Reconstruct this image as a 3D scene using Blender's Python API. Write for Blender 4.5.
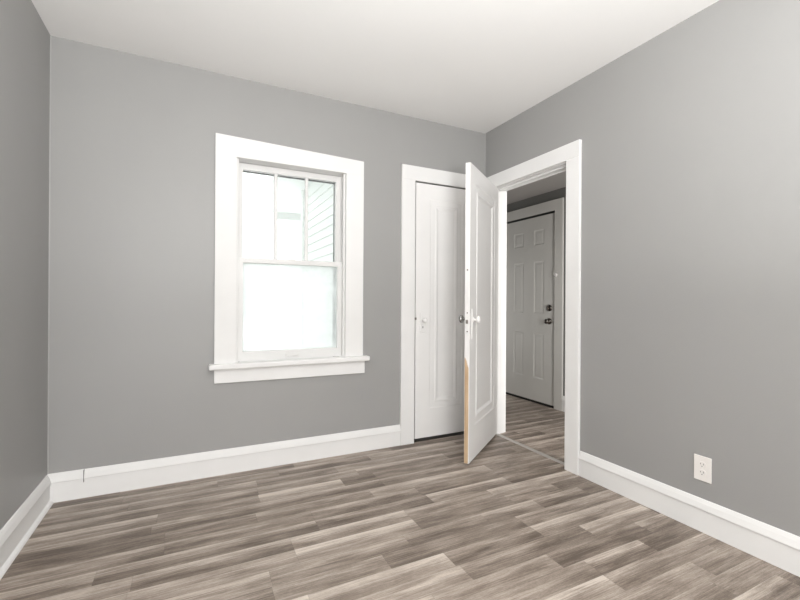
import bpy, bmesh, math, random
from mathutils import Vector, Matrix

for o in list(bpy.data.objects):
    bpy.data.objects.remove(o, do_unlink=True)
SC = bpy.context.scene
COL = SC.collection

# ------------------------------------------------------------------ camera
YAW, PITCH, ROLL = math.radians(26.2267), math.radians(0.0416), math.radians(0.3389)
fw = Vector((math.sin(YAW)*math.cos(PITCH), math.cos(YAW)*math.cos(PITCH), math.sin(PITCH)))
rt = Vector((math.cos(YAW), -math.sin(YAW), 0))
up = rt.cross(fw)
rt2 = rt*math.cos(ROLL) + up*math.sin(ROLL)
up2 = rt2.cross(fw)
cd = bpy.data.cameras.new('camera')
cam = bpy.data.objects.new('camera', cd)
COL.objects.link(cam)
cd.sensor_fit = 'HORIZONTAL'
cd.sensor_width = 36.0
cd.lens = 416.457*36/800
cd.clip_start = 0.02
m = Matrix((rt2, up2, -fw)).transposed().to_4x4()
m.translation = (0.7121, -2.8721, 1.1117)
cam.matrix_world = m
SC.camera = cam

# ------------------------------------------------------------------ world, lights, exposure
world = bpy.data.worlds.new('overcast_sky')
SC.world = world
world.use_nodes = True
bg = world.node_tree.nodes['Background']
bg.inputs['Color'].default_value = (0.97, 1.0, 0.995, 1)
bg.inputs['Strength'].default_value = 2.2

def area(name, loc, rot, sx, sy, power, color=(1, 1, 1)):
    d = bpy.data.lights.new(name, 'AREA')
    d.shape = 'RECTANGLE'
    d.size, d.size_y = sx, sy
    d.energy = power
    d.color = color
    o = bpy.data.objects.new(name, d)
    COL.objects.link(o)
    o.location = loc
    o.rotation_euler = rot
    return o
# daylight entering by the rear window (behind the photographer) and the room's ceiling lamp
area('rear_window_daylight', (0.62, -4.68, 1.45), (math.radians(90), 0, 0), 1.0, 1.3, 90, (1.0, 1.0, 0.995))
# the photographer's flash, bounced off the ceiling from beside the camera
area('bounce_flash', (1.12, -3.25, 1.10), (math.radians(180), 0, 0), 0.4, 0.4, 118, (1.0, 1.0, 0.995))
# fill lights added inside the closed hall, one per end, to brighten it
area('hall_near_fill', (3.20, -1.70, 1.10), (math.radians(90), 0, math.radians(-22)), 0.25, 1.4, 30, (1.0, 0.98, 0.95))
area('hall_far_fill', (3.35, 1.60, 0.95), (math.radians(90), 0, math.radians(213)), 0.35, 1.3, 3, (1.0, 0.98, 0.95))
LAMP_POWER = 4
SC.view_settings.view_transform = 'Standard'
SC.view_settings.look = 'None'
SC.view_settings.gamma = 1
SC.view_settings.use_curve_mapping = False
SC.view_settings.exposure = -0.21

# ------------------------------------------------------------------ dimensions (metres)
W, H = 2.93, 2.54
REAR = -4.6
TB, TR_ = 0.14, 0.13                 # back and right wall thickness
WX0, WX1, WZ0, WZ1 = 0.945, 1.687, 0.670, 2.028      # window opening
CX0, CX1, CZ1 = 2.243, 2.842, 2.046                  # closet opening
DY0, DY1, DZ1 = -0.885, -0.106, 2.042                # doorway opening in the right wall
HX = 4.06                                            # hall front wall
HC = 2.265                                           # hall ceiling
FY0, FY1 = 0.270, 1.060                              # front door opening

# ------------------------------------------------------------------ materials
def new_mat(name):
    mt = bpy.data.materials.new(name)
    mt.use_nodes = True
    nt = mt.node_tree
    return mt, nt, nt.nodes, nt.links, nt.nodes['Principled BSDF']

def srgb(r, g, b):
    f = lambda c: (c/255/12.92) if c/255 <= 0.04045 else ((c/255+0.055)/1.055)**2.4
    return (f(r), f(g), f(b), 1)

def paint(name, col, rough=0.5, var=0.03, vscale=3.0, bump=0.02, bscale=180.0, spec=0.5, metal=0.0):
    mt, nt, N, L, P = new_mat(name)
    tc = N.new('ShaderNodeTexCoord')
    n1 = N.new('ShaderNodeTexNoise'); n1.inputs['Scale'].default_value = vscale; n1.inputs['Detail'].default_value = 4
    L.new(tc.outputs['Object'], n1.inputs['Vector'])
    mp = N.new('ShaderNodeMapRange')
    mp.inputs['To Min'].default_value = 1-var; mp.inputs['To Max'].default_value = 1+var
    mp.inputs['From Min'].default_value = 0.3; mp.inputs['From Max'].default_value = 0.7
    L.new(n1.outputs['Fac'], mp.inputs['Value'])
    mx = N.new('ShaderNodeVectorMath'); mx.operation = 'SCALE'
    mx.inputs[0].default_value = col[:3]
    L.new(mp.outputs['Result'], mx.inputs['Scale'])
    L.new(mx.outputs['Vector'], P.inputs['Base Color'])
    P.inputs['Roughness'].default_value = rough
    P.inputs['Specular IOR Level'].default_value = spec
    P.inputs['Metallic'].default_value = metal
    if bump > 0:
        n2 = N.new('ShaderNodeTexNoise'); n2.inputs['Scale'].default_value = bscale; n2.inputs['Detail'].default_value = 2
        L.new(tc.outputs['Object'], n2.inputs['Vector'])
        b = N.new('ShaderNodeBump'); b.inputs['Strength'].default_value = bump*5; b.inputs['Distance'].default_value = 0.002
        L.new(n2.outputs['Fac'], b.inputs['Height'])
        L.new(b.outputs['Normal'], P.inputs['Normal'])
    return mt

M = {}
M['wall'] = paint('grey_wall_paint', (0.345, 0.342, 0.336), 0.45, 0.02, 1.6, 0.03, 140)
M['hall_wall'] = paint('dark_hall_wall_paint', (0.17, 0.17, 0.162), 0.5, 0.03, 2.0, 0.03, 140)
M['ceiling'] = paint('ceiling_paint', (0.87, 0.862, 0.85), 0.75, 0.012, 1.2, 0.03, 120)
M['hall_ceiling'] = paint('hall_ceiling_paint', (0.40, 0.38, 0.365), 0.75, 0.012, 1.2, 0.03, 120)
M['trim'] = paint('white_trim_paint', (0.83, 0.825, 0.817), 0.6, 0.015, 5.0, 0.015, 60, 0.12)
M['door'] = paint('white_door_paint', (0.88, 0.87, 0.86), 0.45, 0.02, 4.0, 0.02, 60, 0.4)
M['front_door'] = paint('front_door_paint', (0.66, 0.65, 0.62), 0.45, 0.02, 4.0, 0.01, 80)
M['sash'] = paint('window_sash_paint', (0.76, 0.755, 0.745), 0.4, 0.015, 6.0, 0.01, 60)
M['plastic'] = paint('white_plastic', (0.86, 0.83, 0.80), 0.3, 0.01, 8.0, 0)
M['caulk'] = paint('painted_caulk', (0.45, 0.448, 0.44), 0.4, 0.03, 8.0, 0)
M['storm'] = paint('grey_storm_frame', (0.06, 0.06, 0.06), 0.5, 0.03, 8.0, 0)
M['button'] = paint('white_button_plastic', (0.62, 0.60, 0.59), 0.7, 0.02, 8.0, 0)
M['dark'] = paint('dark_slot', (0.02, 0.02, 0.02), 0.7, 0.1, 8.0, 0)
M['gap'] = paint('grey_gap_shadow_filler', (0.16, 0.155, 0.15), 0.8, 0.1, 8.0, 0)
M['bronze'] = paint('dark_bronze_metal', (0.17, 0.155, 0.14), 0.2, 0.1, 20.0, 0, metal=1.0)
M['chrome'] = paint('chrome_metal', (0.38, 0.37, 0.36), 0.12, 0.05, 20.0, 0, metal=1.0)
M['steel'] = paint('worn_steel', (0.28, 0.26, 0.24), 0.4, 0.2, 60.0, 0, metal=1.0)
M['strip'] = paint('aluminium_threshold', (0.46, 0.435, 0.405), 0.45, 0.06, 30.0, 0, metal=0.0)
M['siding'] = paint('white_siding_paint', (0.72, 0.735, 0.715), 0.55, 0.03, 3.0, 0.01, 60)
M['porch'] = paint('porch_ceiling_paint', (0.74, 0.75, 0.735), 0.6, 0.04, 3.0, 0.01, 60)
M['ground'] = paint('pale_bounce_ground', (0.82, 0.83, 0.82), 0.9, 0.10, 2.0, 0.05, 20)  # ground colour raised to bounce more light onto siding and porch
M['gap_shade'] = paint('door_gap_shade', (0.03, 0.024, 0.02), 0.6, 0.2, 20.0, 0)
M['rubber'] = paint('black_rubber', (0.02, 0.018, 0.017), 0.7, 0.1, 20.0, 0)

def mat_wood():
    mt, nt, N, L, P = new_mat('bare_pine')
    tc = N.new('ShaderNodeTexCoord')
    mp = N.new('ShaderNodeMapping'); mp.inputs['Scale'].default_value = (60, 60, 4)
    L.new(tc.outputs['Object'], mp.inputs['Vector'])
    n = N.new('ShaderNodeTexNoise'); n.inputs['Scale'].default_value = 1.5; n.inputs['Detail'].default_value = 6
    L.new(mp.outputs['Vector'], n.inputs['Vector'])
    cr = N.new('ShaderNodeValToRGB')
    cr.color_ramp.elements[0].position = 0.3; cr.color_ramp.elements[0].color = (0.50, 0.34, 0.20, 1)
    cr.color_ramp.elements[1].position = 0.75; cr.color_ramp.elements[1].color = (0.72, 0.54, 0.36, 1)
    L.new(n.outputs['Fac'], cr.inputs['Fac'])
    L.new(cr.outputs['Color'], P.inputs['Base Color'])
    P.inputs['Roughness'].default_value = 0.65
    return mt
M['wood'] = mat_wood()

def mat_glass(name, haze):
    """Thin pane: mostly clear, a little sheen, some grime that scatters daylight."""
    mt, nt, N, L, P = new_mat(name)
    N.remove(P)
    out = [n for n in N if n.type == 'OUTPUT_MATERIAL'][0]
    tr = N.new('ShaderNodeBsdfTransparent'); tr.inputs['Color'].default_value = (0.97, 0.985, 0.98, 1)
    gl = N.new('ShaderNodeBsdfGlossy'); gl.inputs['Roughness'].default_value = 0.03
    fr = N.new('ShaderNodeFresnel'); fr.inputs['IOR'].default_value = 1.45
    m1 = N.new('ShaderNodeMixShader')
    L.new(fr.outputs['Fac'], m1.inputs['Fac']); L.new(tr.outputs['BSDF'], m1.inputs[1]); L.new(gl.outputs['BSDF'], m1.inputs[2])
    tl = N.new('ShaderNodeBsdfTranslucent'); tl.inputs['Color'].default_value = (0.93, 0.95, 0.94, 1)
    tc = N.new('ShaderNodeTexCoord')
    n = N.new('ShaderNodeTexNoise'); n.inputs['Scale'].default_value = 5; n.inputs['Detail'].default_value = 8
    L.new(tc.outputs['Object'], n.inputs['Vector'])
    mr = N.new('ShaderNodeMapRange')
    mr.inputs['From Min'].default_value = 0.3; mr.inputs['From Max'].default_value = 0.7
    mr.inputs['To Min'].default_value = haze*0.75; mr.inputs['To Max'].default_value = min(1, haze*1.2)
    L.new(n.outputs['Fac'], mr.inputs['Value'])
    m2 = N.new('ShaderNodeMixShader')
    L.new(mr.outputs['Result'], m2.inputs['Fac']); L.new(m1.outputs['Shader'], m2.inputs[1]); L.new(tl.outputs['BSDF'], m2.inputs[2])
    L.new(m2.outputs['Shader'], out.inputs['Surface'])
    return mt
M['glass'] = mat_glass('clear_window_glass', 0.03)
M['hazy_glass'] = mat_glass('hazy_window_glass', 0.55)

def mat_lamp():
    mt, nt, N, L, P = new_mat('lit_opal_glass')
    P.inputs['Base Color'].default_value = (0.9, 0.9, 0.88, 1)
    P.inputs['Emission Color'].default_value = (1, 0.95, 0.88, 1)
    P.inputs['Emission Strength'].default_value = 3.0
    return mt
M['lamp'] = mat_lamp()

def mat_floor():
    mt, nt, N, L, P = new_mat('greige_wood_laminate')
    def math_(op, a=None, b=None, clamp=False):
        n = N.new('ShaderNodeMath'); n.operation = op; n.use_clamp = clamp
        for i, v in enumerate((a, b)):
            if v is None: continue
            if isinstance(v, (int, float)): n.inputs[i].default_value = v
            else: L.new(v, n.inputs[i])
        return n.outputs[0]
    def attr(nm):
        n = N.new('ShaderNodeAttribute'); n.attribute_name = nm; return n.outputs['Fac']
    uvn = N.new('ShaderNodeUVMap'); uvn.uv_map = 'strip'
    sp = N.new('ShaderNodeSeparateXYZ'); L.new(uvn.outputs['UV'], sp.inputs[0])
    u, v = sp.outputs['X'], sp.outputs['Y']                    # metres along the strip, 0..1 across it
    tone, seed, leng = attr('tone'), attr('seed'), attr('length')
    def grain(su, sv, scale, detail, rough=0.55, dist=0.0):
        cb = N.new('ShaderNodeCombineXYZ')
        L.new(math_('MULTIPLY', u, su), cb.inputs[0]); L.new(math_('MULTIPLY', v, sv), cb.inputs[1])
        L.new(math_('MULTIPLY', seed, 37.0), cb.inputs[2])
        n = N.new('ShaderNodeTexNoise'); n.inputs['Scale'].default_value = scale
        n.inputs['Detail'].default_value = detail; n.inputs['Roughness'].default_value = rough
        n.inputs['Distortion'].default_value = dist
        L.new(cb.outputs[0], n.inputs['Vector'])
        return n.outputs['Fac']
    g1 = grain(2.6, 1.6, 1.5, 4, 0.55, 0.3)          # broad cloudy bands
    g2 = grain(2.6, 12.0, 1.5, 7, 0.68, 0.25)         # streaks along the board
    g3 = grain(30.0, 32.0, 2.0, 4, 0.75)             # fine flecks
    far = N.new('ShaderNodeMapRange'); far.interpolation_type = 'SMOOTHSTEP'
    far.inputs['From Min'].default_value = 0.30; far.inputs['From Max'].default_value = 1.0
    L.new(math_('ADD', v, math_('MULTIPLY', math_('SUBTRACT', g2, 0.5), 0.7)), far.inputs['Value'])
    amp = math_('ADD', math_('MULTIPLY', math_('SINE', math_('MULTIPLY', seed, 91.0)), 0.16), 0.27)
    t = math_('ADD', tone, math_('MULTIPLY', math_('SUBTRACT', g1, 0.5), 1.0))
    t = math_('ADD', t, math_('MULTIPLY', math_('SUBTRACT', g2, 0.5), 0.85))
    t = math_('ADD', t, math_('MULTIPLY', math_('SUBTRACT', g3, 0.5), 0.75))
    t = math_('ADD', t, math_('MULTIPLY', far.outputs['Result'], amp))
    cr = N.new('ShaderNodeValToRGB')
    e = cr.color_ramp.elements
    e[0].position = 0.12; e[0].color = FLOOR_COL[0]
    e[1].position = 0.95; e[1].color = FLOOR_COL[3]
    a = e.new(0.40); a.color = FLOOR_COL[1]
    a = e.new(0.66); a.color = FLOOR_COL[2]
    L.new(t, cr.inputs['Fac'])
    # hairline joints
    edge_v = math_('MULTIPLY', math_('MINIMUM', v, math_('SUBTRACT', 1.0, v)), 0.102)
    edge_u = math_('MINIMUM', u, math_('SUBTRACT', leng, u))
    ed = math_('MINIMUM', edge_u, edge_v)
    sm = N.new('ShaderNodeMapRange'); sm.interpolation_type = 'SMOOTHSTEP'
    sm.inputs['From Min'].default_value = 0.0; sm.inputs['From Max'].default_value = 0.0022
    sm.inputs['To Min'].default_value = 0.8; sm.inputs['To Max'].default_value = 1.0
    L.new(ed, sm.inputs['Value'])
    mx = N.new('ShaderNodeVectorMath'); mx.operation = 'SCALE'
    L.new(cr.outputs['Color'], mx.inputs[0]); L.new(sm.outputs['Result'], mx.inputs['Scale'])
    L.new(mx.outputs['Vector'], P.inputs['Base Color'])
    P.inputs['Roughness'].default_value = 0.42
    P.inputs['Specular IOR Level'].default_value = 0.4
    b = N.new('ShaderNodeBump'); b.inputs['Strength'].default_value = 0.25; b.inputs['Distance'].default_value = 0.001
    L.new(math_('ADD', g2, math_('MULTIPLY', sm.outputs['Result'], 1.0)), b.inputs['Height'])
    L.new(b.outputs['Normal'], P.inputs['Normal'])
    return mt
FLOOR_COL = [(0.120, 0.092, 0.073, 1), (0.262, 0.213, 0.176, 1), (0.43, 0.364, 0.312, 1), (0.66, 0.585, 0.515, 1)]
M['floor'] = mat_floor()

# ------------------------------------------------------------------ mesh helpers
def obj(name, bm, mat, parent=None, smooth=False):
    bmesh.ops.remove_doubles(bm, verts=bm.verts, dist=1e-6)
    bmesh.ops.recalc_face_normals(bm, faces=bm.faces)
    me = bpy.data.meshes.new(name)
    bm.to_mesh(me); bm.free()
    me.materials.append(M[mat])
    if smooth:
        for p in me.polygons: p.use_smooth = True
    o = bpy.data.objects.new(name, me)
    COL.objects.link(o)
    if parent: o.parent = parent
    return o

def empty(name, loc=(0, 0, 0), rz=0.0):
    o = bpy.data.objects.new(name, None)
    COL.objects.link(o)
    o.location = loc; o.rotation_euler = (0, 0, rz)
    o.empty_display_size = 0.05
    return o

def tag(o, label, cat, group=None, kind=None):
    o['label'] = label; o['category'] = cat
    if group: o['group'] = group
    if kind: o['kind'] = kind
    return o

def hexa(bm, c):
    """c: 8 corners, bottom 4 then top 4"""
    v = [bm.verts.new(p) for p in c]
    for f in ((3, 2, 1, 0), (4, 5, 6, 7), (0, 1, 5, 4), (1, 2, 6, 5), (2, 3, 7, 6), (3, 0, 4, 7)):
        bm.faces.new([v[i] for i in f])
    return v

def box(bm, x0, x1, y0, y1, z0, z1, bev=0.0):
    t = bmesh.new()
    hexa(t, [(x0, y0, z0), (x1, y0, z0), (x1, y1, z0), (x0, y1, z0), (x0, y0, z1), (x1, y0, z1), (x1, y1, z1), (x0, y1, z1)])
    merge(bm, t, bev)

def merge(bm, t, bev=0.0):
    if bev > 0:
        bmesh.ops.recalc_face_normals(t, faces=t.faces)
        bmesh.ops.bevel(t, geom=list(t.edges), offset=bev, segments=2, profile=0.5, affect='EDGES', clamp_overlap=True)
    me = bpy.data.meshes.new('tmp'); t.to_mesh(me); t.free()
    bm.from_mesh(me); bpy.data.meshes.remove(me)

def bx(*a, bev=0.0):
    bm = bmesh.new(); box(bm, *a, bev=bev); return bm

def hx(c, bev=0.0):
    bm = bmesh.new(); t = bmesh.new(); hexa(t, c); merge(bm, t, bev); return bm

def sweep(prof, A, B, out):
    """extrude a profile [(depth,z)] from A to B (floor points); 'out' is the direction away from the wall"""
    bm = bmesh.new()
    A, B, out = Vector(A), Vector(B), Vector(out)
    ra = [bm.verts.new(A + out*d + Vector((0, 0, z))) for d, z in prof]
    rb = [bm.verts.new(B + out*d + Vector((0, 0, z))) for d, z in prof]
    n = len(prof)
    for i in range(n):
        j = (i+1) % n
        bm.faces.new((ra[i], ra[j], rb[j], rb[i]))
    bm.faces.new(ra[::-1]); bm.faces.new(rb)
    return bm

def lathe(prof, axis, origin, seg=28, bm=None):
    """prof [(r, t)] revolved about 'axis' from origin"""
    bm = bm or bmesh.new()
    ax = Vector(axis).normalized()
    a = ax.orthogonal().normalized(); b = ax.cross(a)
    o = Vector(origin)
    rings = []
    for r, t in prof:
        if r < 1e-6:
            rings.append([bm.verts.new(o + ax*t)])
        else:
            rings.append([bm.verts.new(o + ax*t + (a*math.cos(k*2*math.pi/seg) + b*math.sin(k*2*math.pi/seg))*r) for k in range(seg)])
    for p, q in zip(rings, rings[1:]):
        for k in range(seg):
            k2 = (k+1) % seg
            if len(p) == 1: bm.faces.new((p[0], q[k], q[k2]))
            elif len(q) == 1: bm.faces.new((p[k], q[0], p[k2]))
            else: bm.faces.new((p[k], q[k], q[k2], p[k2]))
    return bm

def wall_mesh(axis, pos, thick, a0, a1, z0, z1, holes):
    """wall with rectangular holes; axis 'x' runs along x at y=pos..pos+thick; 'y' runs along y at x=pos..pos+thick"""
    As = sorted({a0, a1, *[h[0] for h in holes], *[h[1] for h in holes]})
    Zs = sorted({z0, z1, *[max(z0, h[2]) for h in holes], *[h[3] for h in holes]})
    bm = bmesh.new()
    P3 = (lambda a, d, z: (a, pos+d, z)) if axis == 'x' else (lambda a, d, z: (pos+d, a, z))
    def solid(i, j):
        if i < 0 or j < 0 or i >= len(As)-1 or j >= len(Zs)-1: return False
        ca, cz = (As[i]+As[i+1])/2, (Zs[j]+Zs[j+1])/2
        return not any(h[0] < ca < h[1] and h[2] < cz < h[3] for h in holes)
    def quad(*ps): bm.faces.new([bm.verts.new(p) for p in ps])
    for i in range(len(As)-1):
        for j in range(len(Zs)-1):
            if not solid(i, j): continue
            a, b, z, w = As[i], As[i+1], Zs[j], Zs[j+1]
            quad(P3(a, 0, z), P3(b, 0, z), P3(b, 0, w), P3(a, 0, w))
            quad(P3(a, thick, z), P3(b, thick, z), P3(b, thick, w), P3(a, thick, w))
            if not solid(i-1, j): quad(P3(a, 0, z), P3(a, thick, z), P3(a, thick, w), P3(a, 0, w))
            if not solid(i+1, j): quad(P3(b, 0, z), P3(b, thick, z), P3(b, thick, w), P3(b, 0, w))
            if not solid(i, j-1): quad(P3(a, 0, z), P3(b, 0, z), P3(b, thick, z), P3(a, thick, z))
            if not solid(i, j+1): quad(P3(a, 0, w), P3(b, 0, w), P3(b, thick, w), P3(a, thick, w))
    return bm

def struct(o):
    o['kind'] = 'structure'
    return o

# ------------------------------------------------------------------ room shell
RWX0, RWX1, RWZ0, RWZ1 = 0.10, 1.14, 0.80, 2.10      # rear window opening
struct(obj('wall_back', wall_mesh('x', 0, TB, -0.12, W, -0.12, H, [(WX0, WX1, WZ0, WZ1), (CX0, CX1, -0.2, CZ1)]), 'wall'))
struct(obj('wall_left', wall_mesh('y', -0.12, 0.12, REAR-0.12, 0, -0.12, H, []), 'wall'))
struct(obj('wall_right', wall_mesh('y', W, TR_, REAR-0.12, TB, -0.12, H, [(DY0, DY1, -0.2, DZ1)]), 'wall'))
struct(obj('wall_rear', wall_mesh('x', REAR-0.12, 0.12, 0, W, -0.12, H, [(RWX0, RWX1, RWZ0, RWZ1)]), 'wall'))
struct(obj('ceiling', bx(-0.12, W+TR_, REAR-0.12, TB, H, H+0.1), 'ceiling'))
# closet behind the narrow door (its outer side is the clapboard wall seen through the window)
struct(obj('wall_closet', wall_mesh('y', 2.06, 0.04, TB, 1.0, -0.12, H+0.1, []), 'trim'))
struct(obj('wall_closet_end', wall_mesh('x', 1.0, 0.06, 2.06, W, -0.12, H+0.1, []), 'trim'))
struct(obj('ceiling_closet', bx(2.06, W, TB, 1.06, H, H+0.1), 'ceiling'))
# hall beyond the open doorway
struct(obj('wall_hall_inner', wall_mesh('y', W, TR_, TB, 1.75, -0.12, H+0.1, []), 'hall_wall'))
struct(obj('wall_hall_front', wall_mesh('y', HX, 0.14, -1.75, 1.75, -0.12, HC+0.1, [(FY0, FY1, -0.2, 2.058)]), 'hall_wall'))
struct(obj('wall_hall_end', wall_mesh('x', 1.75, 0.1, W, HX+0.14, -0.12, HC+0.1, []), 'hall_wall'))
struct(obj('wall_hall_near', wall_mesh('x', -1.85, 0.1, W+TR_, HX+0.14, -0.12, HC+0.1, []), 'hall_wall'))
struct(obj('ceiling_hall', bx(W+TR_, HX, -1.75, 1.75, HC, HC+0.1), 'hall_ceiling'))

struct(obj('wall_leak_block', bx(HX+0.14, HX+0.18, -0.3, 1.7, -0.12, 2.6), 'siding'))  # unseen panel added behind the front door to block leaking sky light

# floor: one laminate floor, strips 102 mm wide running along x
def floor():
    rng = random.Random(11)
    bm = bmesh.new()
    uvl = bm.loops.layers.uv.new('strip')
    ft, fs, fl = (bm.faces.layers.float.new(n) for n in ('tone', 'seed', 'length'))
    known = {0: [0.40, 1.055, 1.55, 2.16], 1: [1.045, 1.66, 2.33], 2: [0.548, 1.04, 1.527, 1.742, 2.30], 3: [0.53, 1.742, 2.32],
             4: [0.592, 1.0, 1.63, 2.472], 5: [0.597, 1.262, 1.886, 2.46], 6: [0.36, 1.26, 1.90, 2.458],
             7: [0.497, 1.115, 1.71, 2.253], 8: [0.49, 1.115, 1.709, 2.30], 9: [0.99, 1.60, 2.05], 10: [0.42, 0.985, 1.45, 2.196],
             11: [0.60, 1.10, 1.70, 2.20], 12: [0.35, 1.12, 1.715, 2.424], 13: [0.95, 1.52, 2.10, 2.697], 14: [0.70, 1.45, 2.212],
             15: [0.4, 1.0, 1.62, 2.206], 16: [1.2, 1.95, 2.62]}
    tones = {(2, 2): 0.75, (2, 3): 0.30, (3, 1): 0.34, (3, 0): 0.26, (4, 1): 0.34, (5, 1): 0.45, (5, 2): 0.34, (4, 2): 0.42, (6, 1): 0.36,
             (7, 2): 0.52, (7, 1): 0.40, (8, 1): 0.55, (8, 2): 0.62, (9, 1): 0.46, (10, 2): 0.56, (11, 2): 0.60, (11, 3): 0.34, (12, 3): 0.32,
             (12, 2): 0.6, (13, 3): 0.30, (14, 3): 0.36, (13, 2): 0.5, (14, 2): 0.55, (15, 3): 0.62}
    X0, X1 = -0.005, HX+0.01
    for k in range(-20, 40):
        ya, yb = -0.19-0.102*k, -0.19-0.102*(k+1)
        yb = max(yb, REAR-0.01)
        if ya <= REAR: break
        x0 = X0 if ya < 0.3 else W
        js = list(known.get(k, []))
        if not js:
            js = [x0 + rng.uniform(0.15, 0.6)]
        while js[-1] < X1-0.2:
            js.append(js[-1] + rng.choice((0.36, 0.48, 0.55, 0.62, 0.72)))
        xs = [x0] + [j for j in js if x0+0.03 < j < X1-0.03] + [X1]
        for i, (a, b) in enumerate(zip(xs, xs[1:])):
            f = bm.faces.new([bm.verts.new(p) for p in ((a, yb, 0), (b, yb, 0), (b, ya, 0), (a, ya, 0))])
            for lp, uv in zip(f.loops, ((0, 0), (b-a, 0), (b-a, 1), (0, 1))): lp[uvl].uv = uv
            f[ft] = 0.365+(tones.get((k, i), min(0.66, max(0.24, rng.gauss(0.42, 0.10))))-0.42)*0.8
            f[fs] = rng.random(); f[fl] = b-a
    me = bpy.data.meshes.new('floor'); bm.to_mesh(me); bm.free()
    me.materials.append(M['floor'])
    o = bpy.data.objects.new('floor', me); COL.objects.link(o)
    return struct(o)
floor()

# ------------------------------------------------------------------ baseboards
BP = [(0, 0), (0.014, 0), (0.014, 0.106), (0.0185, 0.1075), (0.0195, 0.111), (0.0185, 0.117), (0.013, 0.138), (0.008, 0.150), (0.005, 0.1555), (0.002, 0.157), (0, 0.157)]
BPL = [(0, 0), (0.031, 0), (0.030, 0.006), (0.026, 0.012), (0.017, 0.016), (0.014, 0.017)] + BP[2:]
bb = struct(obj('baseboard_back', sweep(BP, (0.0, 0, 0), (2.13, 0, 0), (0, -1, 0)), 'trim'))
obj('joint_gap', bx(0.1615, 0.1645, -0.0200, -0.004, 0.090, 0.156), 'gap', bb)
struct(obj('baseboard_left', sweep(BPL, (0, REAR, 0), (0, -0.018, 0), (1, 0, 0)), 'trim'))
struct(obj('baseboard_right', sweep(BP, (W, REAR, 0), (W, -0.996, 0), (-1, 0, 0)), 'trim'))
struct(obj('baseboard_rear', sweep(BP, (0.031, REAR, 0), (W-0.018, REAR, 0), (0, 1, 0)), 'trim'))
struct(obj('baseboard_hall', sweep(BP, (HX, 0.172, 0), (HX, -1.75, 0), (-1, 0, 0)), 'trim'))

struct(obj('trim_5', bx(W-0.005, W, -0.005, 0, 2.15, H), 'caulk'))
struct(obj('trim_6', bx(0, 0.004, -0.004, 0, 0.157, H), 'caulk'))

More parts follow.
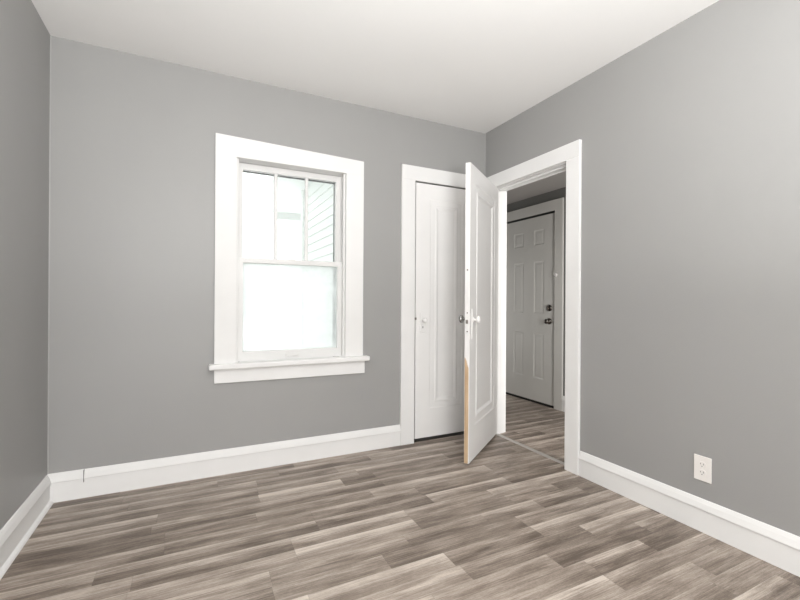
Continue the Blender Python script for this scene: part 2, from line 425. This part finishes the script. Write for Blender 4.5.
# ------------------------------------------------------------------ front-facing window in the back wall
def window():
    w = empty('window_1', ((WX0+WX1)/2, 0, WZ0))
    w['kind'] = 'structure'
    ox, oz = w.location.x, w.location.z
    def L(x): return x-ox
    def Z(z): return z-oz
    B = 0.0012
    cz0 = 0.704
    # casing boards; the head board's top slopes slightly down to the right
    def zt(x): return 2.155 - 0.030*(x-0.823)/(1.817-0.823)
    for a, b in ((0.823, WX0+0.004), (WX1-0.004, 1.817)):
        obj('side_casing', hx([(L(a), -0.02, Z(cz0)), (L(b), -0.02, Z(cz0)), (L(b), 0, Z(cz0)), (L(a), 0, Z(cz0)),
                               (L(a), -0.02, Z(2.022)), (L(b), -0.02, Z(2.022)), (L(b), 0, Z(2.022)), (L(a), 0, Z(2.022))], B), 'trim', w)
    a, b = 0.823, 1.817
    obj('head_casing', hx([(L(a), -0.020, Z(2.022)), (L(b), -0.020, Z(2.022)), (L(b), 0, Z(2.022)), (L(a), 0, Z(2.022)),
                           (L(a), -0.020, Z(zt(a))), (L(b), -0.020, Z(zt(b))), (L(b), 0, Z(zt(b))), (L(a), 0, Z(zt(a)))], B), 'trim', w)
    # inner stop bead around the opening
    bm = bmesh.new()
    for a, b in ((WX0, WX0+0.018), (WX1-0.018, WX1)):
        box(bm, L(a), L(b), 0.004, 0.030, Z(cz0), Z(2.022), bev=0.003)
    obj('stop_bead', bm, 'sash', w)
    # jamb lining
    bm = bmesh.new()
    box(bm, L(WX0), L(WX0+0.006), 0, TB, Z(WZ0), Z(WZ1)); box(bm, L(WX1-0.006), L(WX1), 0, TB, Z(WZ0), Z(WZ1))
    box(bm, L(WX0), L(WX1), 0, TB, Z(2.022), Z(WZ1))
    # parting bead on the jambs and exterior sill
    box(bm, L(WX0), L(WX0+0.016), 0.066, 0.076, Z(0.7), Z(2.022)); box(bm, L(WX1-0.016), L(WX1), 0.066, 0.076, Z(0.7), Z(2.022))
    box(bm, L(WX0), L(WX1), 0.030, TB+0.04, Z(WZ0), Z(0.690))
    obj('jamb', bm, 'sash', w)
    obj('stool', bx(L(0.790), L(1.861), -0.052, 0.030, Z(0.669), Z(0.704), bev=0.008), 'trim', w)
    obj('apron', hx([(L(0.823), -0.019, Z(0.581)), (L(1.833), -0.019, Z(0.577)), (L(1.833), 0, Z(0.577)), (L(0.823), 0, Z(0.581)),
                     (L(0.823), -0.019, Z(0.669)), (L(1.833), -0.019, Z(0.669)), (L(1.833), 0, Z(0.669)), (L(0.823), 0, Z(0.669))], 0.003), 'trim', w)
    # sashes
    def sash(name, y0, y1, z0, z1, stile, top, bot, glassmat):
        a, b = WX0+0.008, WX1-0.008
        bm = bmesh.new()
        box(bm, L(a), L(a+stile), y0, y1, Z(z0), Z(z1), bev=0.002)
        box(bm, L(b-stile), L(b), y0, y1, Z(z0), Z(z1), bev=0.002)
        box(bm, L(a+stile-0.003), L(b-stile+0.003), y0, y1, Z(z1-top), Z(z1), bev=0.002)
        box(bm, L(a+stile-0.003), L(b-stile+0.003), y0, y1, Z(z0), Z(z0+bot), bev=0.002)
        s = obj(name, bm, 'sash', w)
        ym = (y0+y1)/2
        obj('glass_pane', bx(L(a+stile-0.004), L(b-stile+0.004), ym+0.004, ym+0.007, Z(z0+bot-0.004), Z(z1-top+0.004)), glassmat, s)
        return s, a+stile, b-stile, ym
    bm = bmesh.new()      # storm-window frame outside the sashes
    box(bm, L(1.634), L(WX1-0.006), 0.118, 0.132, Z(0.69), Z(2.022)); box(bm, L(WX0+0.006), L(0.985), 0.118, 0.132, Z(0.69), Z(2.022))
    box(bm, L(0.985), L(1.634), 0.118, 0.132, Z(1.973), Z(2.022))
    obj('storm_frame', bm, 'storm', w)
    us, ga, gb, ym = sash('upper_sash', 0.078, 0.112, 1.350, 2.020, 0.042, 0.042, 0.034, 'glass')
    for k in (1, 2):
        xm = ga + (gb-ga)*k/3
        obj('muntin', bx(L(xm-0.011), L(xm+0.011), ym-0.013, ym+0.013, Z(1.382), Z(1.980), bev=0.004), 'sash', us)
    ls, ga, gb, ym = sash('lower_sash', 0.031, 0.065, 0.704, 1.386, 0.042, 0.033, 0.064, 'hazy_glass')
    bm = bmesh.new()
    xm = 1.315
    box(bm, L(xm-0.045), L(xm+0.045), 0.025, 0.032, Z(0.722), Z(0.745), bev=0.003)
    box(bm, L(xm-0.035), L(xm+0.035), 0.016, 0.027, Z(0.726), Z(0.733), bev=0.003)
    obj('sash_lift', bm, 'sash', ls)
    bm = bmesh.new()
    box(bm, L(xm-0.02), L(xm+0.02), 0.040, 0.062, Z(1.386), Z(1.392), bev=0.002)
    obj('sash_lock', bm, 'sash', ls)
window()

# rear window (behind the photographer), through which daylight enters
w2 = empty('window_2', ((RWX0+RWX1)/2, REAR, RWZ0)); w2['kind'] = 'structure'
bm = bmesh.new(); c = (RWX1-RWX0)/2; hh = RWZ1-RWZ0
for a, b in ((-c-0.11, -c), (c, c+0.11)): box(bm, a, b, 0, 0.02, -0.02, hh+0.11, bev=0.003)
box(bm, -c, c, 0, 0.02, hh, hh+0.11, bev=0.003)
obj('window_frame', bm, 'trim', w2)
obj('window_sill', bx(-c-0.14, c+0.14, -0.02, 0.05, -0.055, -0.02, bev=0.005), 'trim', w2)
bm = bmesh.new()
for a, b in ((-c, -c+0.04), (c-0.04, c)): box(bm, a, b, -0.07, -0.035, 0, hh)
for a, b in ((0, 0.05), (hh/2-0.018, hh/2+0.018), (hh-0.04, hh)): box(bm, -c+0.04, c-0.04, -0.07, -0.035, a, b)
sx = obj('sash', bm, 'sash', w2)

# ------------------------------------------------------------------ panelled doors
def panel_face(bm, x0, x1, z0, z1, y, sgn, panels, steps):
    """A face in the xz plane at y with sunk stepped panels. steps: [(inset, depth)]; sgn is the outward y direction."""
    xs = sorted({x0, x1, *[p[0] for p in panels], *[p[1] for p in panels]})
    zs = sorted({z0, z1, *[p[2] for p in panels], *[p[3] for p in panels]})
    V = lambda x, d, z: bm.verts.new((x, y-sgn*d, z))
    for i in range(len(xs)-1):
        for j in range(len(zs)-1):
            a, b, c_, d_ = xs[i], xs[i+1], zs[j], zs[j+1]
            if any(p[0]-1e-6 <= a and b <= p[1]+1e-6 and p[2]-1e-6 <= c_ and d_ <= p[3]+1e-6 for p in panels): continue
            bm.faces.new((V(a, 0, c_), V(b, 0, c_), V(b, 0, d_), V(a, 0, d_)))
    for p in panels:
        st = [(0, 0)] + steps
        for (i0, d0), (i1, d1) in zip(st, st[1:]):
            r0 = (p[0]+i0, p[1]-i0, p[2]+i0, p[3]-i0); r1 = (p[0]+i1, p[1]-i1, p[2]+i1, p[3]-i1)
            q0 = [(r0[0], r0[2]), (r0[1], r0[2]), (r0[1], r0[3]), (r0[0], r0[3])]
            q1 = [(r1[0], r1[2]), (r1[1], r1[2]), (r1[1], r1[3]), (r1[0], r1[3])]
            for k in range(4):
                l = (k+1) % 4
                bm.faces.new((V(q0[k][0], d0, q0[k][1]), V(q0[l][0], d0, q0[l][1]), V(q1[l][0], d1, q1[l][1]), V(q1[k][0], d1, q1[k][1])))
        i1, d1 = st[-1]
        bm.faces.new((V(p[0]+i1, d1, p[2]+i1), V(p[1]-i1, d1, p[2]+i1), V(p[1]-i1, d1, p[3]-i1), V(p[0]+i1, d1, p[3]-i1)))

def door_slab(x0, x1, z0, z1, th, panels, steps):
    """slab from y=0 (outer face looks to -y) to y=th"""
    bm = bmesh.new()
    panel_face(bm, x0, x1, z0, z1, 0, -1, panels, steps)
    panel_face(bm, x0, x1, z0, z1, th, 1, panels, steps)
    def q(*ps): bm.faces.new([bm.verts.new(p) for p in ps])
    q((x0, 0, z0), (x0, th, z0), (x0, th, z1), (x0, 0, z1)); q((x1, 0, z0), (x1, th, z0), (x1, th, z1), (x1, 0, z1))
    q((x0, 0, z0), (x1, 0, z0), (x1, th, z0), (x0, th, z0)); q((x0, 0, z1), (x1, 0, z1), (x1, th, z1), (x0, th, z1))
    return bm
ONE_PANEL = [(0.008, 0.004), (0.046, 0.005), (0.054, 0.0005), (0.064, 0.0005), (0.080, 0.010), (0.100, 0.0105), (0.104, 0.0105)]

SOFT_PANEL = [(i, d*0.6) for i, d in ONE_PANEL]
KNOB = [(0.0, 0.060), (0.010, 0.0595), (0.018, 0.056), (0.0245, 0.049), (0.0265, 0.042), (0.0245, 0.034), (0.018, 0.028), (0.011, 0.024), (0.0085, 0.018), (0.0085, 0.008), (0.013, 0.006), (0.016, 0.003), (0.016, 0.0)]

# closet door (closed)
d1 = empty('door_1', (CX0+0.019, 0.0, 0.0)); d1['kind'] = 'structure'
cw = CX1-CX0-0.022
obj('slab', door_slab(0, cw, 0.027, 2.036, 0.034, [(0.128, cw-0.138, 0.250, 1.918)], SOFT_PANEL), 'door', d1).location = (0, -0.002, 0)
pl = obj('escutcheon', bx(0.040, 0.086, -0.009, -0.002, 0.860, 1.014, bev=0.0025), 'door', d1)
obj('door_knob', lathe([(r*0.78, t_*0.8) for r, t_ in KNOB], (0, -1, 0), (0.063, -0.008, 0.958)), 'door', d1, True)
obj('keyhole', bx(0.0595, 0.0665, -0.0096, -0.008, 0.893, 0.908, bev=0.0005), 'gap', d1)
obj('latch_bolt', bx(-0.006, 0.006, -0.010, 0.010, 0.960, 0.978, bev=0.0008), 'steel', d1)

# bedroom door (standing open)
hinge = Vector((2.943, -0.112)); free = Vector((2.339, -0.556))
ud = (free-hinge).normalized()
DL = (free-hinge).length
d2 = empty('door_2', (hinge.x, hinge.y, 0), math.atan2(ud.y, ud.x)); d2['kind'] = 'structure'
# local x runs from the hinge to the free edge; local +y is the side turned to the photographer
TH = 0.034
pz0, pz1 = 0.022, 2.037
slab = obj('slab', door_slab(0, DL, pz0, pz1, TH, [(0.112, DL-0.112, 0.250, 1.920)], ONE_PANEL), 'door', d2)
# (room-side face at y=0, hall-side face at y=TH)
# unpainted wood along the lower free edge, splintered at the top
bm = bmesh.new()
t = bmesh.new()
pts = [(0.0015, pz0), (TH-0.007, pz0), (TH-0.006, 0.35), (TH-0.006, 0.66), (TH-0.012, 0.675), (0.015, 0.703), (0.009, 0.720), (0.0015, 0.732)]
va = [t.verts.new((DL-0.001, y, z)) for y, z in pts]; vb = [t.verts.new((DL+0.0012, y, z)) for y, z in pts]
t.faces.new(va); t.faces.new(vb[::-1])
for i in range(len(pts)):
    j = (i+1) % len(pts); t.faces.new((va[i], va[j], vb[j], vb[i]))
merge(bm, t)
o = obj('bare_edge', bm, 'wood', d2); o['label'] = 'bare tan wood along the lower free edge'
# edge hardware
lk = obj('lock_faceplate', bx(DL-0.001, DL+0.0015, 0.006, 0.029, 0.885, 1.050, bev=0.0006), 'door', d2)
obj('latch_bolt', bx(DL+0.001, DL+0.011, 0.010, 0.024, 0.958, 0.984, bev=0.002), 'steel', lk)
for z in (1.030, 0.905):
    obj('screw', lathe([(0, 0.0022), (0.0045, 0.002), (0.005, 0.0)], (1, 0, 0), (DL+0.0012, 0.0175, z), 14), 'steel', lk)
obj('nail_hole', lathe([(0, 0.0012), (0.0055, 0.001), (0.006, 0.0)], (1, 0, 0), (DL-0.0002, 0.017, 1.318), 14), 'steel', d2)
# plates and knobs on both faces
kx = DL-0.062
o = obj('escutcheon', bx(kx-0.024, kx+0.024, TH, TH+0.006, 0.852, 1.055, bev=0.002), 'door', d2)
KN2 = [(r*0.95, t_*0.86) for r, t_ in KNOB]
KN3 = [(r*1.08, t_*0.95) for r, t_ in KNOB]
o = obj('door_knob', lathe(KN2, (0, 1, 0), (kx, TH+0.006, 0.985)), 'door', d2, True)
o['label'] = 'white painted door knob'
obj('knob_collar', lathe([(0.0, 0.006), (0.0125, 0.006), (0.0145, 0.003), (0.0145, 0.0)], (0, 1, 0), (kx, TH+0.004, 0.985)), 'steel', d2, True)
o = obj('escutcheon', bx(kx-0.024, kx+0.024, -0.006, 0, 0.852, 1.055, bev=0.002), 'door', d2)
o = obj('door_knob', lathe(KN3, (0, -1, 0), (kx, -0.006, 0.985)), 'chrome', d2, True)
o['label'] = 'shiny metal door knob on the far face'
# hinges at the jamb
for z in (0.25, 1.80):
    bm = lathe([(0, 0), (0.006, 0), (0.006, 0.09), (0, 0.09)], (0, 0, 1), (-0.004, -0.005, z), 14)
    box(bm, -0.002, 0.0, 0.0, 0.028, z, z+0.09)
    obj('hinge', bm, 'trim', d2)

# front door in the hall (closed six-panel), leaf facing the room (-x side)
d3 = empty('door_3', (HX+0.002, FY1-0.008, 0), -math.pi/2); d3['kind'] = 'structure'
# local x runs along -y (from the far jamb to the near jamb); local y runs along +x (away from us)
fwid = FY1-FY0-0.016
cols = [(0.138, 0.300), (0.458, 0.608)]
rows = [(0.270, 0.762), (0.978, 1.545), (1.722, 1.888)]
SIX = [(0.012, 0.0045), (0.022, 0.0045), (0.040, 0.002), (0.044, 0.002)]
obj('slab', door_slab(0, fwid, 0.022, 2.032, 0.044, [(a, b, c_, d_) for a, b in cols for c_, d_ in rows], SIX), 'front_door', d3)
obj('door_sweep', bx(-0.008, fwid+0.008, 0.002, 0.042, 0.0005, 0.023), 'rubber', d3)
obj('sill', bx(-0.008, fwid+0.008, -0.010, 0.118, -0.12, 0.0003), 'rubber', d3)  # added below the door to stop sky light leaking under it
KB = [(0.0, 0.062), (0.012, 0.061), (0.022, 0.056), (0.0265, 0.047), (0.0255, 0.038), (0.018, 0.031), (0.012, 0.026), (0.011, 0.016), (0.029, 0.011), (0.032, 0.007), (0.033, 0.0)]
DB = [(0.0, 0.016), (0.022, 0.016), (0.031, 0.013), (0.035, 0.006), (0.036, 0.0)]
hk = fwid-0.088
obj('door_knob', lathe(KB, (0, -1, 0), (hk, 0, 0.900)), 'bronze', d3, True)
dbm = lathe(DB, (0, -1, 0), (hk, 0, 1.040))
dbo = obj('deadbolt', dbm, 'bronze', d3, True)
obj('thumb_turn', bx(hk-0.006, hk+0.006, -0.036, -0.014, 1.022, 1.058, bev=0.003), 'bronze', dbo)

# ------------------------------------------------------------------ door casings (trim)
def casing_y(name, loc, a0, a1, zh, ww, ztop, th=0.02, right_w=None, head_to=None):
    """casing on a wall running along local x, face towards local -y; opening a0..a1 up to zh"""
    e = empty(name, loc); e['kind'] = 'structure'
    rw = right_w or ww
    obj('side_casing', bx(a0-ww, a0+0.004, -th, 0, 0, zh, bev=0.003), 'trim', e)
    obj('side_casing', bx(a1-0.004, a1+rw, -th, 0, 0, zh, bev=0.003), 'trim', e)
    obj('head_casing', bx(a0-ww, a1+rw, -th-0.001, 0, zh-0.001, ztop, bev=0.003), 'trim', e)
    return e
t1 = casing_y('trim_1', (CX0, 0, 0), 0, CX1-CX0, CZ1, 0.113, 2.157, right_w=W-CX1-0.021)
bm = bmesh.new()       # closet jamb stops behind the slab
box(bm, 0, 0.02, 0.036, TB, 0, CZ1); box(bm, CX1-CX0-0.02, CX1-CX0, 0.036, TB, 0, CZ1); box(bm, 0.02, CX1-CX0-0.02, 0.036, TB, CZ1-0.02, CZ1)
obj('jamb', bm, 'trim', t1)
obj('under_door_shade', bx(0.004, CX1-CX0-0.004, 0.004, TB, -0.002, 0.003), 'gap_shade', t1)  # dark strip painted in for the shade under the closet door

t2 = empty('trim_2', (W, DY0, 0)); t2['kind'] = 'structure'
dw = DY1-DY0
obj('side_casing', bx(-0.022, 0, -0.108, 0.0, 0, DZ1, bev=0.003), 'trim', t2)
obj('side_casing', bx(-0.022, 0, dw, dw+0.085, 0, DZ1, bev=0.003), 'trim', t2)
obj('head_casing', bx(-0.023, 0, -0.108, dw+0.085, DZ1-0.001, 2.148, bev=0.003), 'trim', t2)
bm = bmesh.new()
JX1 = TR_
box(bm, 0, JX1, 0, 0.004, 0, DZ1-0.004); box(bm, 0, JX1, dw-0.004, dw, 0, DZ1-0.004); box(bm, 0, JX1, 0, dw, DZ1-0.004, DZ1)
obj('jamb', bm, 'trim', t2)
bm = bmesh.new()
box(bm, 0.042, 0.080, 0.004, 0.016, 0, DZ1-0.016, bev=0.002); box(bm, 0.042, 0.080, dw-0.016, dw-0.004, 0, DZ1-0.016, bev=0.002)
box(bm, 0.042, 0.080, 0.004, dw-0.004, DZ1-0.016, DZ1-0.004, bev=0.002)
obj('door_stop', bm, 'trim', t2)
bm = bmesh.new()       # casing on the hall side
box(bm, TR_, TR_+0.02, -0.108, 0, 0, DZ1, bev=0.003); box(bm, TR_, TR_+0.02, dw, dw+0.108, 0, DZ1, bev=0.003); box(bm, TR_, TR_+0.02, -0.108, dw+0.108, DZ1, 2.148, bev=0.003)
obj('hall_casing', bm, 'trim', t2)

t3 = empty('trim_3', (HX, FY0, 0)); t3['kind'] = 'structure'
fw_ = FY1-FY0
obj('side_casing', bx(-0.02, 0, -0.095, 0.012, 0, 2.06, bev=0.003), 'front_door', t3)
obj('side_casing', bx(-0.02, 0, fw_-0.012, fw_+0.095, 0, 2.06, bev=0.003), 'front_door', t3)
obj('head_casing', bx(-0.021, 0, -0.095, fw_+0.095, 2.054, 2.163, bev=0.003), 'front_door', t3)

# threshold strip across the doorway
bm = bmesh.new()
prof = [(-0.019, 0), (-0.017, 0.0025), (-0.006, 0.0055), (0.006, 0.0055), (0.017, 0.0025), (0.019, 0)]
ra = [bm.verts.new((W+0.052+d, DY0+0.018, z)) for d, z in prof]; rb = [bm.verts.new((W+0.052+d, DY1-0.018, z)) for d, z in prof]
for i in range(len(prof)-1): bm.faces.new((ra[i], ra[i+1], rb[i+1], rb[i]))
bm.faces.new((ra[-1], ra[0], rb[0], rb[-1])); bm.faces.new(ra); bm.faces.new(rb[::-1])
ts = obj('threshold_strip', bm, 'strip')
tag(ts, 'thin grey transition strip on the floor across the open doorway', 'threshold strip')

# ------------------------------------------------------------------ wall outlet
ot = empty('electrical_outlet', (W, -1.710, 0.304))
tag(ot, 'white duplex electrical outlet on the grey right wall above the baseboard', 'outlet')
obj('cover_plate', bx(-0.006, 0, -0.0385, 0.0385, -0.060, 0.060, bev=0.002), 'plastic', ot)
for s in (-1, 1):
    bm = bmesh.new()
    zc = s*0.0195
    t = bmesh.new()
    ring = []
    for k in range(24):
        a = k*2*math.pi/24
        ring.append((0.0172*math.cos(a), max(-0.0145, min(0.0145, 0.0172*math.sin(a)))))
    va = [t.verts.new((-0.0055, y, zc+z)) for y, z in ring]; vb = [t.verts.new((-0.0085, y*0.97, zc+z*0.97)) for y, z in ring]
    t.faces.new(va); t.faces.new(vb[::-1])
    for k in range(24): t.faces.new((va[k], va[(k+1) % 24], vb[(k+1) % 24], vb[k]))
    merge(bm, t)
    rc = obj('receptacle', bm, 'plastic', ot)
    for yy, hh_ in ((-0.0065, 0.0085), (0.0065, 0.007)):
        obj('slot', bx(-0.0089, -0.0080, yy-0.0013, yy+0.0013, zc+0.0015-hh_/2+0.002, zc+0.0015+hh_/2+0.002), 'gap', rc)
    obj('ground_hole', lathe([(0, 0.0005), (0.0024, 0.0005), (0.0024, 0)], (-1, 0, 0), (-0.0084, 0, zc-0.008), 14), 'gap', rc)
obj('screw', lathe([(0, 0.0016), (0.0025, 0.0013), (0.003, 0)], (-1, 0, 0), (-0.0058, 0, 0), 14), 'plastic', ot)

# round button on the front door casing
rb_ = obj('casing_button', lathe([(0, 0.020), (0.010, 0.0195), (0.017, 0.016), (0.020, 0.009), (0.020, 0.0)], (-1, 0, 0), (HX-0.020, 0.262, 1.383)), 'button', None, True)
tag(rb_, 'small round white button on the casing of the hall front door', 'button')

# ------------------------------------------------------------------ ceiling lamp (overhead, behind the frame's top edge)
cl = empty('ceiling_light', (1.46, -2.15, H))
tag(cl, 'round opal flush ceiling light in the middle of the ceiling', 'ceiling light')
obj('base_ring', lathe([(0, 0), (0.15, 0), (0.155, -0.01), (0.15, -0.022), (0.0, -0.022)], (0, 0, 1), (0, 0, 0), 40), 'trim', cl, True)
obj('lamp_shade', lathe([(0.14, -0.022), (0.138, -0.04), (0.12, -0.062), (0.08, -0.078), (0.03, -0.085), (0, -0.086)], (0, 0, 1), (0, 0, 0), 40), 'lamp', cl, True)
ld = bpy.data.lights.new('ceiling_lamp_light', 'POINT')
ld.energy = LAMP_POWER; ld.shadow_soft_size = 0.10; ld.color = (1, 0.97, 0.94)
lo = bpy.data.objects.new('ceiling_lamp_light', ld); COL.objects.link(lo); lo.parent = cl; lo.location = (0, 0, -0.20)

# ------------------------------------------------------------------ outside: clapboard wall, porch roof, ground
def siding():
    bm = bmesh.new()
    X, ex = 2.00, 0.100
    y0, y1 = TB, 2.60
    z = -0.10
    while z < 2.45:
        # each lapped board: thick at its lower edge
        hexa(bm, [(X-0.016, y0, z), (X, y0, z), (X, y1, z), (X-0.016, y1, z),
                  (X-0.002, y0, z+ex), (X, y0, z+ex), (X, y1, z+ex), (X-0.002, y1, z+ex)])
        z += ex
    box(bm, X, X+0.06, y0, y1, -0.1, 2.55)
    return bm
ws = struct(obj('wall_exterior', siding(), 'siding'))
obj('corner_board', bx(1.975, 2.07, 2.60, 2.70, -0.1, 2.55), 'siding', ws)
struct(obj('ceiling_porch', bx(1.55, 2.9, TB, 4.25, 2.55, 2.62), 'porch'))
struct(obj('trim_4', bx(1.90, 2.9, 4.15, 4.25, 2.44, 2.55), 'siding'))
struct(obj('ground', bx(-8, 2.0, TB+0.02, 14, -0.5, -0.4), 'ground'))
